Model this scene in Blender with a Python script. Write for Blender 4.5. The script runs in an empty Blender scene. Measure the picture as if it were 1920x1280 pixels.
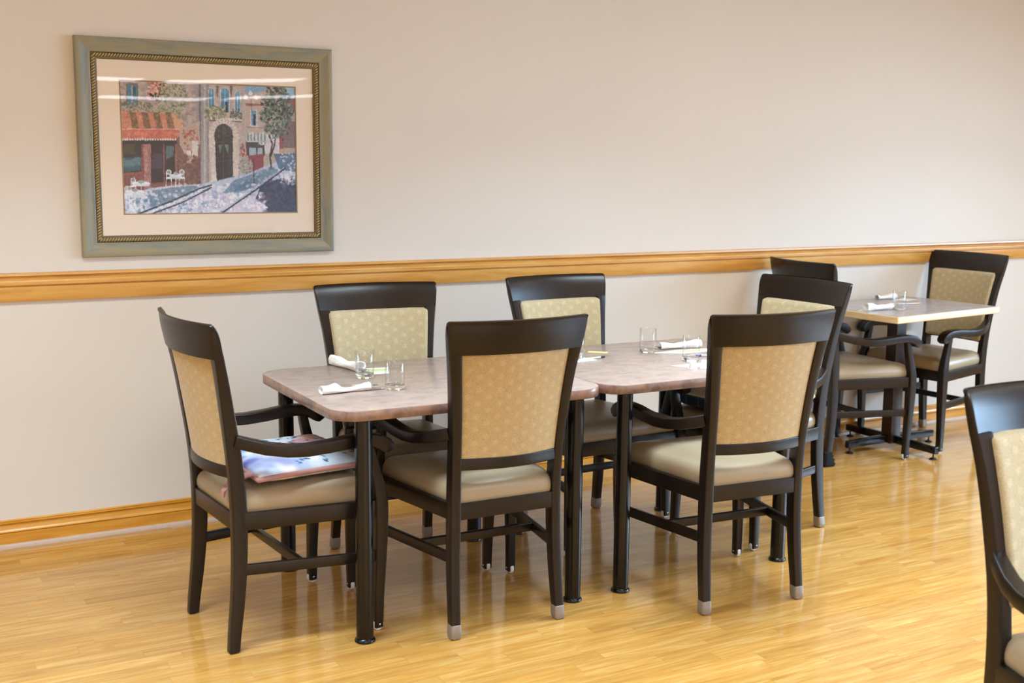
import bpy, bmesh, math, random
import numpy as np
from mathutils import Vector, Matrix

S = bpy.context.scene
C = S.collection
PI = math.pi

# ------------------------------------------------------------------ camera
YAW, PITCH, ROLL, HCAM, FPX = 0.507699, 0.150173, 0.0112619, 1.5048, 2231.9
f = Vector((math.sin(YAW)*math.cos(PITCH), math.cos(YAW)*math.cos(PITCH), -math.sin(PITCH)))
r = Vector((math.cos(YAW), -math.sin(YAW), 0)); u = r.cross(f)
r2 = r*math.cos(ROLL)+u*math.sin(ROLL); u2 = -r*math.sin(ROLL)+u*math.cos(ROLL)
cd = bpy.data.cameras.new('camera'); cam = bpy.data.objects.new('camera', cd); C.objects.link(cam)
M = Matrix(((r2.x, u2.x, -f.x, 0), (r2.y, u2.y, -f.y, 0), (r2.z, u2.z, -f.z, HCAM), (0, 0, 0, 1)))
cam.matrix_world = M
cd.sensor_width = 36; cd.lens = FPX/1920*36; cd.clip_start = .05
cd.dof.use_dof = True; cd.dof.focus_distance = 4.1; cd.dof.aperture_fstop = 4.5
S.camera = cam
S.view_settings.view_transform = 'Standard'; S.view_settings.look = 'None'
S.view_settings.gamma = 1; S.view_settings.use_curve_mapping = False
S.view_settings.exposure = 0.54
S.cycles.use_denoising = True
S.cycles.max_bounces = 10; S.cycles.diffuse_bounces = 6; S.cycles.transparent_max_bounces = 16
S.cycles.sample_clamp_indirect = 6

# ------------------------------------------------------------------ world and large lights
W = bpy.data.worlds.new('world'); S.world = W; W.use_nodes = True
W.node_tree.nodes['Background'].inputs[0].default_value = (.75, .87, 1, 1)
W.node_tree.nodes['Background'].inputs[1].default_value = 1.0
YB, XL, XR, YF, ZC = 4.842, -3.2, 8.6, -12.0, 2.47      # wall planes and ceiling height

def area(name, loc, rot, sx, sy, power, col, spread=PI):
    l = bpy.data.lights.new(name, 'AREA'); l.shape = 'RECTANGLE'; l.size = sx; l.size_y = sy
    l.energy = power; l.color = col; l.spread = spread
    o = bpy.data.objects.new(name, l); o.location = loc; o.rotation_euler = rot; C.objects.link(o)
    return o
# daylight in the three window openings of the right wall
WIN = [(-3.1, -1.3), (-.9, .9), (1.3, 3.1)]
for a, b in WIN:
    area('window_daylight', (XR+.1, (a+b)/2, 1.55), (0, PI/2-math.radians(22), 0), 1.35, b-a, 70, (.57, .90, 1.28), math.radians(125))
# ceiling fixtures: (x centre, y centre, length, width)
TROF = []
for yy in (3.05, .6):
    for xx in (-1.9, .5, 2.9, 5.3):
        TROF.append((xx, yy, 1.2, .55))
FAR = [(x, y, 1.75, w) for y, w in ((-5.7, .9), (-10.3, 1.15)) for x in (-1.6, .4, 2.4, 4.4, 6.4)]
for x, y, l, w in TROF:
    area('fluorescent_light', (x, y, ZC-.035), (0, 0, 0), l-.06, w-.06, 21.5 if y > 2 else 25, (.81, 1.06, 1.25), math.radians(128))

# ------------------------------------------------------------------ materials
def srgb(c):
    return tuple(((v/255)/12.92 if v/255 <= .04045 else ((v/255+.055)/1.055)**2.4) for v in c)
class NT:
    def __init__(s, name):
        s.m = bpy.data.materials.new(name); s.m.use_nodes = True
        s.t = s.m.node_tree; s.n = s.t.nodes; s.b = s.n['Principled BSDF']; s.out = s.n['Material Output']
    def new(s, typ, **kw):
        n = s.n.new(typ)
        for k, v in kw.items(): setattr(n, k, v)
        return n
    def link(s, a, b): s.t.links.new(a, b)
    def set(s, **kw):
        for k, v in kw.items():
            s.b.inputs[k.replace('_', ' ')].default_value = v
    def val(s, sock, v):
        if isinstance(v, (int, float)): sock.default_value = v
        else: s.link(v, sock)
    def math(s, op, a, b=0, c=None):
        n = s.new('ShaderNodeMath', operation=op)
        s.val(n.inputs[0], a); s.val(n.inputs[1], b)
        if c is not None: s.val(n.inputs[2], c)
        return n.outputs[0]
    def coord(s, scale=(1, 1, 1), rot=(0, 0, 0)):
        t = s.new('ShaderNodeTexCoord'); m = s.new('ShaderNodeMapping')
        m.inputs['Scale'].default_value = scale; m.inputs['Rotation'].default_value = rot
        s.link(t.outputs['Object'], m.inputs[0]); return m.outputs[0]
    def noise(s, vec, scale=5, detail=4, rough=.55, dist=0):
        n = s.new('ShaderNodeTexNoise'); s.link(vec, n.inputs['Vector'])
        n.inputs['Scale'].default_value = scale; n.inputs['Detail'].default_value = detail
        n.inputs['Roughness'].default_value = rough; n.inputs['Distortion'].default_value = dist
        return n.outputs['Fac']
    def ramp(s, fac, stops):
        n = s.new('ShaderNodeValToRGB'); s.link(fac, n.inputs[0]); e = n.color_ramp.elements
        while len(e) < len(stops): e.new(.5)
        for i, (p, c) in enumerate(stops):
            e[i].position = p; e[i].color = (*srgb(c), 1)
        return n.outputs[0]
    def mix(s, fac, a, b, mode='MIX'):
        n = s.new('ShaderNodeMix', data_type='RGBA', blend_type=mode)
        s.val(n.inputs[0], fac)
        for k, v in ((6, a), (7, b)):
            if isinstance(v, tuple): n.inputs[k].default_value = (*srgb(v), 1)
            else: s.link(v, n.inputs[k])
        return n.outputs[2]
    def base(s, c):
        if isinstance(c, tuple): s.b.inputs['Base Color'].default_value = (*srgb(c), 1)
        else: s.link(c, s.b.inputs['Base Color'])
    def bump(s, h, strength=.2, dist=.002):
        n = s.new('ShaderNodeBump'); n.inputs['Strength'].default_value = strength
        n.inputs['Distance'].default_value = dist; s.link(h, n.inputs['Height'])
        s.link(n.outputs[0], s.b.inputs['Normal'])
def simple(name, col, rough=.5, metal=0, **kw):
    k = NT(name); k.base(col); k.set(Roughness=rough, Metallic=metal, **kw); return k.m

MAT = {}
# wall paint
k = NT('wall_paint'); v = k.coord()
k.base(k.mix(k.noise(v, 1.3, 3), (216, 212, 205), (221, 217, 210))); k.set(Roughness=.55)
k.bump(k.noise(v, 160, 3), .12, .0008); MAT['wall'] = k.m
k = NT('ceiling_paint'); v = k.coord(); k.base((214, 196, 174)); k.set(Roughness=.8)
k.bump(k.noise(v, 90, 3), .3, .002); MAT['ceiling'] = k.m
# honey stained trim wood, grain along x
def trimwood(name, a, b, c, sc=(1.2, 12, 12)):
    k = NT(name); v = k.coord(sc)
    n1 = k.noise(v, 2.2, 6, .6, .6); n2 = k.noise(v, 14, 4, .6)
    col = k.ramp(n1, [(.3, a), (.52, b), (.72, c)])
    k.base(k.mix(k.math('MULTIPLY', n2, .35), col, a)); k.set(Roughness=.3, Coat_Weight=.3, Coat_Roughness=.15)
    k.bump(n2, .05, .001); return k.m
MAT['rail'] = trimwood('honey_oak', (200, 142, 64), (219, 167, 88), (232, 188, 116))
MAT['base'] = trimwood('amber_pine', (190, 126, 38), (214, 154, 56), (228, 178, 92))
k = NT('vinyl_strip'); v = k.coord((6, 6, 6)); k.base(k.mix(k.noise(v, 8, 5), (186, 164, 146), (206, 188, 170))); k.set(Roughness=.5); MAT['strip'] = k.m
# laminate strip floor, strips along x
k = NT('wood_floor'); v = k.coord()
sp = k.new('ShaderNodeSeparateXYZ'); k.link(v, sp.inputs[0]); X, Y = sp.outputs[0], sp.outputs[1]
row = k.math('FLOOR', k.math('DIVIDE', Y, .059))
wn = k.new('ShaderNodeTexWhiteNoise', noise_dimensions='1D'); k.link(row, wn.inputs['W'])
xo = k.math('ADD', k.math('DIVIDE', X, .47), k.math('MULTIPLY', wn.outputs['Value'], 7.3))
colm = k.math('FLOOR', xo)
cv = k.new('ShaderNodeCombineXYZ'); k.link(colm, cv.inputs[0]); k.link(row, cv.inputs[1])
wn2 = k.new('ShaderNodeTexWhiteNoise', noise_dimensions='2D'); k.link(cv.outputs[0], wn2.inputs['Vector'])
mp = k.new('ShaderNodeVectorMath', operation='MULTIPLY_ADD'); k.link(wn2.outputs['Color'], mp.inputs[0])
mp.inputs[1].default_value = (9, 9, 9); k.link(v, mp.inputs[2])
sc1 = k.new('ShaderNodeVectorMath', operation='MULTIPLY'); k.link(mp.outputs[0], sc1.inputs[0]); sc1.inputs[1].default_value = (1.1, 13, 1)
g1 = k.noise(sc1.outputs[0], 2.1, 5, .6, 1.3)
sc2 = k.new('ShaderNodeVectorMath', operation='MULTIPLY'); k.link(mp.outputs[0], sc2.inputs[0]); sc2.inputs[1].default_value = (2.2, 95, 1)
g2 = k.noise(sc2.outputs[0], 3, 4, .65)
col = k.ramp(g1, [(.3, (172, 121, 56)), (.5, (190, 144, 74)), (.68, (203, 165, 99))])
col = k.mix(k.math('MULTIPLY', k.math('SUBTRACT', g2, .36), 1.3), col, (160, 104, 44))
tone = k.math('MULTIPLY_ADD', wn2.outputs['Value'], .16, .92)
cc = k.new('ShaderNodeCombineColor'); [k.link(tone, cc.inputs[i]) for i in range(3)]
col = k.mix(1.0, col, cc.outputs[0], 'MULTIPLY')
fy = k.math('ABSOLUTE', k.math('SUBTRACT', k.math('FRACT', k.math('DIVIDE', Y, .059)), .5))
fx = k.math('ABSOLUTE', k.math('SUBTRACT', k.math('FRACT', xo), .5))
seam = k.math('MAXIMUM', k.math('GREATER_THAN', fy, .487), k.math('GREATER_THAN', fx, .4975))
col = k.mix(k.math('MULTIPLY', seam, .22), col, (120, 72, 28))
k.base(col)
k.link(k.math('MULTIPLY_ADD', g2, .07, .09), k.b.inputs['Roughness'])
k.set(Specular_IOR_Level=.42)
k.bump(g2, .03, .0005); MAT['floor'] = k.m
# espresso stained chair wood
k = NT('espresso_wood'); v = k.coord((6, 6, 1.5)); n = k.noise(v, 9, 5, .6)
k.base(k.ramp(n, [(.35, (19, 12, 9)), (.6, (25, 16, 12)), (.8, (31, 21, 16))])); k.set(Roughness=.32, Specular_IOR_Level=.42)
k.bump(k.noise(k.coord((40, 40, 8)), 8, 3), .08, .0006); MAT['wood'] = k.m
# beige vinyl
k = NT('beige_vinyl'); v = k.coord(); k.base(k.mix(k.noise(v, 6, 3), (158, 141, 114), (166, 149, 122))); k.set(Roughness=.36)
k.bump(k.noise(v, 420, 2), .12, .0004); MAT['vinyl'] = k.m
# patterned upholstery: staggered five-petal flowers on a meandering line ground
def fabric(name, ground, line, flower, lam, ldepth, fdepth):
    k = NT(name); v = k.coord(); sp = k.new('ShaderNodeSeparateXYZ'); k.link(v, sp.inputs[0])
    X, Z = sp.outputs[0], sp.outputs[2]
    P, Q = .066, .0215
    rowf = k.math('DIVIDE', Z, Q); row = k.math('FLOOR', rowf)
    sh = k.math('MULTIPLY', k.math('ABSOLUTE', k.math('MODULO', row, 2)), .5)
    xf = k.math('ADD', k.math('DIVIDE', X, P), sh)
    lx = k.math('MULTIPLY', k.math('SUBTRACT', k.math('SUBTRACT', xf, k.math('FLOOR', xf)), .5), P)
    lz = k.math('MULTIPLY', k.math('SUBTRACT', k.math('SUBTRACT', rowf, row), .5), Q)
    rr = k.math('SQRT', k.math('ADD', k.math('MULTIPLY', lx, lx), k.math('MULTIPLY', lz, lz)))
    th = k.math('ARCTAN2', lz, lx)
    pet = k.math('MULTIPLY_ADD', k.math('COSINE', k.math('MULTIPLY', th, 5)), .0019, .0088)
    fm = k.new('ShaderNodeMapRange'); k.link(k.math('SUBTRACT', pet, rr), fm.inputs[0])
    fm.inputs[1].default_value = -.0022; fm.inputs[2].default_value = .0022
    vo = k.new('ShaderNodeTexVoronoi', feature='DISTANCE_TO_EDGE'); k.link(v, vo.inputs['Vector']); vo.inputs['Scale'].default_value = lam
    lm = k.new('ShaderNodeMapRange'); k.link(vo.outputs['Distance'], lm.inputs[0])
    lm.inputs[1].default_value = .03; lm.inputs[2].default_value = .10; lm.inputs[3].default_value = 1; lm.inputs[4].default_value = 0
    col = k.mix(k.math('MULTIPLY', fm.outputs[0], fdepth), ground, flower)
    col = k.mix(k.math('MULTIPLY', lm.outputs[0], ldepth), col, line)
    k.base(col); k.set(Roughness=.75, Sheen_Weight=.25)
    k.bump(k.noise(v, 900, 2), .25, .0006); return k.m
MAT['front_fabric'] = fabric('khaki_flower_fabric', (180, 165, 129), (152, 136, 104), (200, 185, 146), 150, .5, .62)
MAT['back_fabric'] = fabric('tan_flower_fabric', (186, 163, 118), (146, 122, 84), (204, 180, 130), 170, .45, .62)
# mottled laminate
def laminate(name, a, b, c, edge=False):
    k = NT(name); v = k.coord((1, 1, 1) if edge else (1, 1.5, 1))
    n1 = k.noise(v, 15, 7, .68, .5); n2 = k.noise(v, 34, 5, .65, .3); n3 = k.noise(k.coord((2, 5, 2)), 9, 4, .6)
    col = k.ramp(n1, [(.36, a), (.5, b), (.64, c)])
    col = k.mix(k.math('MULTIPLY', n2, .4), col, b)
    m = k.new('ShaderNodeMapRange'); k.link(n3, m.inputs[0]); m.inputs[1].default_value = .55; m.inputs[2].default_value = .75
    col = k.mix(k.math('MULTIPLY', m.outputs[0], .4), col, (124, 122, 134))
    k.base(col); k.set(Roughness=.27, Specular_IOR_Level=.55); return k.m
MAT['lam'] = laminate('mottled_taupe_laminate', (154, 137, 130), (170, 152, 143), (183, 160, 144))
MAT['lam_edge'] = laminate('mottled_taupe_edge', (110, 86, 78), (140, 112, 100), (166, 122, 94), True)
MAT['lam_grey'] = laminate('grey_stone_laminate', (146, 138, 138), (160, 151, 150), (172, 162, 158))
k = NT('pale_oak_edge'); v = k.coord((2, 2, 20)); n = k.noise(v, 6, 5); k.base(k.ramp(n, [(.3, (206, 172, 126)), (.7, (230, 204, 164))])); k.set(Roughness=.4); MAT['oak'] = k.m
MAT['blackmetal'] = simple('black_painted_metal', (13, 11, 10), .2, 0, Specular_IOR_Level=.4)
MAT['brownmetal'] = simple('brown_metal_column', (44, 26, 18), .3)
MAT['rubber'] = simple('black_rubber', (18, 18, 20), .5)
MAT['cap'] = simple('brushed_nickel_cap', (150, 142, 134), .42, .55)
MAT['wheel'] = simple('white_nylon', (225, 225, 222), .4)
MAT['rivet'] = simple('steel_rivet', (190, 188, 184), .25, 1)
MAT['steel'] = simple('cutlery_steel', (205, 205, 205), .16, 1)
MAT['sock'] = simple('black_sock_knit', (16, 16, 18), .95)
k = NT('paper_napkin'); v = k.coord(); k.base((238, 236, 234)); k.set(Roughness=.85); k.bump(k.noise(v, 38, 3, .5, 1.2), .8, .004); MAT['napkin'] = k.m
MAT['paper'] = simple('white_paper', (238, 238, 234), .7)
MAT['green'] = simple('pale_green_print', (190, 208, 150), .7)
MAT['yellow'] = simple('pale_yellow_packet', (232, 222, 160), .7)
MAT['plastic'] = simple('clear_white_plastic', (235, 233, 228), .35)
MAT['bluepen'] = simple('blue_plastic', (30, 60, 170), .3)
MAT['penclear'] = simple('pen_clear_plastic', (205, 205, 205), .25)
k = NT('navy_plaid'); v = k.coord()
sp = k.new('ShaderNodeSeparateXYZ'); k.link(v, sp.inputs[0])
l1 = k.math('GREATER_THAN', k.math('FRACT', k.math('MULTIPLY', sp.outputs[0], 14)), .93)
l2 = k.math('GREATER_THAN', k.math('FRACT', k.math('MULTIPLY', sp.outputs[2], 22)), .92)
col = k.mix(k.math('MULTIPLY', k.math('MAXIMUM', l1, l2), .5), (24, 34, 78), (70, 120, 96)); k.base(col); k.set(Roughness=.85); MAT['navy'] = k.m
k = NT('cream_fleece'); v = k.coord(); k.base(k.mix(k.noise(v, 60, 4), (226, 214, 186), (240, 232, 212))); k.set(Roughness=.95, Sheen_Weight=.4)
k.bump(k.noise(v, 130, 4), 1, .008); MAT['fleece'] = k.m
# picture frame finish
k = NT('weathered_frame'); t = k.new('ShaderNodeUVMap'); mpn = k.new('ShaderNodeMapping'); k.link(t.outputs[0], mpn.inputs[0]); mpn.inputs['Scale'].default_value = (3.2, 26, 1)
n1 = k.noise(mpn.outputs[0], 1.6, 5, .6, .5); n2 = k.noise(mpn.outputs[0], 4, 5, .65)
col = k.ramp(n1, [(.34, (124, 132, 128)), (.5, (144, 146, 130)), (.6, (156, 146, 112)), (.72, (150, 156, 150))])
k.base(k.mix(k.math('MULTIPLY', n2, .4), col, (124, 116, 92))); k.set(Roughness=.42); MAT['frame'] = k.m
MAT['rope'] = simple('gilt_rope_bead', (176, 158, 112), .35, .35)
MAT['lip'] = simple('dull_bronze_lip', (112, 98, 70), .45, .2)
MAT['mat'] = simple('cream_mat_board', (232, 222, 208), .8)
MAT['fillet'] = simple('bronze_fillet', (150, 128, 92), .5)
MAT['backing'] = simple('brown_backing', (110, 84, 58), .8)
def thin_glass(name, tint=(1, 1, 1), ior=1.5, rough=.0):
    k = NT(name); k.n.remove(k.b)
    fr = k.new('ShaderNodeFresnel'); fr.inputs[0].default_value = ior
    tr = k.new('ShaderNodeBsdfTransparent'); tr.inputs[0].default_value = (*tint, 1)
    gl = k.new('ShaderNodeBsdfGlossy'); gl.inputs['Roughness'].default_value = rough
    geo = k.new('ShaderNodeNewGeometry'); k.link(k.math('MULTIPLY_ADD', geo.outputs['Backfacing'], 1/ior-ior, ior), fr.inputs[0])
    mx = k.new('ShaderNodeMixShader'); k.link(fr.outputs[0], mx.inputs[0]); k.link(tr.outputs[0], mx.inputs[1]); k.link(gl.outputs[0], mx.inputs[2])
    k.link(mx.outputs[0], k.out.inputs[0]); return k.m
MAT['pane'] = thin_glass('picture_glass', ior=1.52)
MAT['tumbler'] = thin_glass('tumbler_glass', (.99, .993, .993), 1.5)
k = NT('tumbler_base_glass'); k.base((245, 250, 250)); k.set(Roughness=0, Transmission_Weight=1, IOR=1.4); MAT['gbase'] = k.m
def vcol(name, rough):
    k = NT(name); a = k.new('ShaderNodeVertexColor'); a.layer_name = 'Col'; k.link(a.outputs[0], k.b.inputs['Base Color']); k.set(Roughness=rough); return k.m
MAT['print'] = vcol('printed_picture', .6)
MAT['floral'] = vcol('watercolour_fabric', .8)
MAT['mauve'] = simple('dusty_mauve_piping', (168, 122, 118), .8)
def emit(name, col, st):
    k = NT(name); k.base((240, 240, 240)); k.set(Emission_Strength=st); k.b.inputs['Emission Color'].default_value = (*srgb(col), 1); return k.m
MAT['tube'] = emit('lit_diffuser', (255, 236, 205), 2.2)
MAT['tube_far'] = emit('lit_far_diffuser', (250, 250, 255), 9)
MAT['white'] = simple('white_enamel', (236, 234, 230), .4)

# ------------------------------------------------------------------ mesh helpers
def obj(name, bm, mat, parent=None, smooth=True, ang=35, recalc=True):
    if recalc: bmesh.ops.recalc_face_normals(bm, faces=bm.faces)
    me = bpy.data.meshes.new(name); bm.to_mesh(me); bm.free()
    for m in (mat if isinstance(mat, list) else [mat]): me.materials.append(m)
    if smooth:
        for p in me.polygons: p.use_smooth = True
        me.set_sharp_from_angle(angle=math.radians(ang))
    o = bpy.data.objects.new(name, me); C.objects.link(o)
    if parent: o.parent = parent
    return o
def tag(o, label, cat, group=None):
    o['label'] = label; o['category'] = cat
    if group: o['group'] = group
    return o
def empty(name, loc, rz=0):
    o = bpy.data.objects.new(name, None); o.empty_display_size = .1; C.objects.link(o)
    o.location = loc; o.rotation_euler = (0, 0, rz); return o
def struct(o): o['kind'] = 'structure'; return o
def rrect(w, d, rad=.005, n=3):
    rad = min(rad, w*.49, d*.49); P = []
    for cx, cy, a0 in ((w/2-rad, d/2-rad, 0), (-w/2+rad, d/2-rad, 90), (-w/2+rad, -d/2+rad, 180), (w/2-rad, -d/2+rad, 270)):
        for i in range(n+1):
            a = math.radians(a0+90*i/n); P.append((cx+rad*math.cos(a), cy+rad*math.sin(a)))
    return P
def loft(bm, rings, cap=True, closed=False):
    V = [[bm.verts.new(p) for p in rg] for rg in rings]; n = len(rings[0])
    R = range(len(V)) if closed else range(len(V)-1)
    for i in R:
        a, b = V[i], V[(i+1) % len(V)]
        for j in range(n):
            bm.faces.new((a[j], a[(j+1) % n], b[(j+1) % n], b[j]))
    if cap and not closed:
        bm.faces.new(V[0][::-1]); bm.faces.new(V[-1])
    return V
def box(bm, x0, x1, y0, y1, z0, z1, bev=0):
    g = bmesh.ops.create_cube(bm, size=1)
    for v in g['verts']:
        v.co = ((x0+x1)/2+v.co.x*(x1-x0), (y0+y1)/2+v.co.y*(y1-y0), (z0+z1)/2+v.co.z*(z1-z0))
    if bev:
        es = {e for v in g['verts'] for e in v.link_edges}
        bmesh.ops.bevel(bm, geom=list(es), offset=bev, segments=2, affect='EDGES', profile=.7)
def nb(): return bmesh.new()
def lathe(bm, prof, cx=0, cy=0, n=32, cap=True):
    rings = [[(cx+rr*math.cos(2*PI*i/n), cy+rr*math.sin(2*PI*i/n), z) for i in range(n)] for rr, z in prof]
    return loft(bm, rings, cap)
def beam(bm, a, b, w, h, rad=.003):
    a, b = Vector(a), Vector(b); t = (b-a).normalized(); s = t.cross(Vector((0, 0, 1))).normalized(); uu = s.cross(t)
    loft(bm, [[tuple(p+s*x+uu*y) for x, y in rrect(w, h, rad)] for p in (a, b)])
def lerp(tbl, z):
    if z <= tbl[0][0]: return tbl[0][1]
    for (a, va), (b, vb) in zip(tbl, tbl[1:]):
        if z <= b: return va+(vb-va)*(z-a)/(b-a)
    return tbl[-1][1]
def cr(tbl, z):     # smooth (catmull-rom) lookup
    xs = [t[0] for t in tbl]; ys = [t[1] for t in tbl]
    z = max(xs[0], min(xs[-1], z)); i = max(0, min(len(xs)-2, next((j for j in range(len(xs)-1) if z <= xs[j+1]), len(xs)-2)))
    def slope(j):
        if j == 0: return (ys[1]-ys[0])/(xs[1]-xs[0])
        if j == len(xs)-1: return (ys[-1]-ys[-2])/(xs[-1]-xs[-2])
        return (ys[j+1]-ys[j-1])/(xs[j+1]-xs[j-1])
    h = xs[i+1]-xs[i]; t = (z-xs[i])/h
    return ((2*t**3-3*t**2+1)*ys[i]+(t**3-2*t**2+t)*h*slope(i)+(-2*t**3+3*t**2)*ys[i+1]+(t**3-t**2)*h*slope(i+1))
def dup(root, loc, rz):
    rn = root.copy(); C.objects.link(rn); rn.location = loc; rn.rotation_euler = (0, 0, rz)
    for ch in list(root.children):
        c = ch.copy(); C.objects.link(c); c.parent = rn
        for g in list(ch.children):
            d = g.copy(); C.objects.link(d); d.parent = c
    return rn

# ------------------------------------------------------------------ room shell
def slab(name, mat, *b):
    bm = nb(); box(bm, *b); return struct(obj(name, bm, mat, smooth=False))
slab('floor', MAT['floor'], XL-.1, XR+.3, YF-.1, YB+.1, -.1, 0)
slab('ceiling', MAT['ceiling'], XL-.1, XR+.3, YF-.1, YB+.1, ZC, ZC+.1)
slab('wall_back', MAT['wall'], XL-.1, XR+.3, YB, YB+.12, -.1, ZC+.1)
slab('wall_left', MAT['wall'], XL-.12, XL, YF, YB, 0, ZC)
slab('wall_front', MAT['wall'], XL, XR, YF-.12, YF, 0, ZC)
bm = nb(); ys = [YF]+[v for w in WIN for v in w]+[YB]
for i in range(0, len(ys), 2): box(bm, XR, XR+.2, ys[i], ys[i+1], 0, ZC)
for a, b in WIN: box(bm, XR, XR+.2, a, b, 0, .85); box(bm, XR, XR+.2, a, b, 2.25, ZC)
struct(obj('wall_right', bm, MAT['wall'], smooth=False))
for i, (a, b) in enumerate(WIN):
    bm = nb()
    for y0, y1, z0, z1 in ((a, a+.05, .85, 2.25), (b-.05, b, .85, 2.25), (a+.05, b-.05, .85, .9), (a+.05, b-.05, 2.2, 2.25), ((a+b)/2-.02, (a+b)/2+.02, .9, 2.2)):
        box(bm, XR+.02, XR+.07, y0, y1, z0, z1)
    struct(obj('window_%d' % (i+1), bm, MAT['white'], smooth=False))
# mouldings on the back wall: extruded profiles (depth from the wall, height)
def moulding(name, prof, mat):
    bm = nb()
    loft(bm, [[(x, YB-d, z) for d, z in prof] for x in (XL+.001, XR-.001)])
    return struct(obj(name, bm, mat, ang=50))
T = 1.0664
moulding('trim_1', [(-.005, T), (.026, T), (.030, T-.002), (.031, T-.010), (.024, T-.0120), (.0165, T-.0135), (.0195, T-.017), (.017, T-.021), (.021, T-.025), (.027, T-.028),
                    (.029, T-.034), (.0265, T-.039), (.0275, T-.042), (.026, T-.046), (.015, T-.048), (.014, T-.0505), (.0195, T-.053), (.0195, T-.106), (.0175, T-.1085), (-.005, T-.1085)], MAT['rail'])
moulding('baseboard_back', [(-.005, .109), (.009, .109), (.012, .1065), (.012, .103), (.0105, .1015), (.013, .1), (.013, .097), (.0075, .094), (.0065, .086), (.008, .076), (.013, .067), (.017, .0635), (.0165, .0615), (.011, .0595), (.0175, .0575), (.0175, .0), (-.005, .0)], MAT['base'])
bm = nb(); loft(bm, [[(x, YB-d, z) for d, z in ((.0176, 0), (.031, 0), (.031, .012), (.028, .0165), (.0176, .0175))] for x in (XL+.001, XR-.001)])
struct(obj('trim_2', bm, MAT['strip'], ang=50))

# ceiling fixtures
def troffer(x, y, l, w, mat, label, grp):
    t = empty('ceiling_light', (x, y, ZC)); tag(t, label, 'ceiling light', grp)
    bm = nb()
    for b in ((-l/2, l/2, -w/2, -w/2+.025), (-l/2, l/2, w/2-.025, w/2), (-l/2, -l/2+.025, -w/2+.025, w/2-.025), (l/2-.025, l/2, -w/2+.025, w/2-.025)):
        box(bm, b[0], b[1], b[2], b[3], -.03, -.0005)
    obj('housing', bm, MAT['white'], t, smooth=False)
    bm = nb(); box(bm, -l/2+.025, l/2-.025, -w/2+.025, w/2-.025, -.02, -.002)
    obj('diffuser', bm, mat, t, smooth=False)
for x, y, l, w in TROF: troffer(x, y, l, w, MAT['tube'], 'white framed lit fluorescent fixture on the ceiling above the tables', 'fluorescent fixtures above the tables')
for x, y, l, w in FAR: troffer(x, y, l, w, MAT['tube_far'], 'bright lit ceiling fixture far behind the viewer, mirrored in the picture glass', 'fluorescent fixtures mirrored in the picture')

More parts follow.
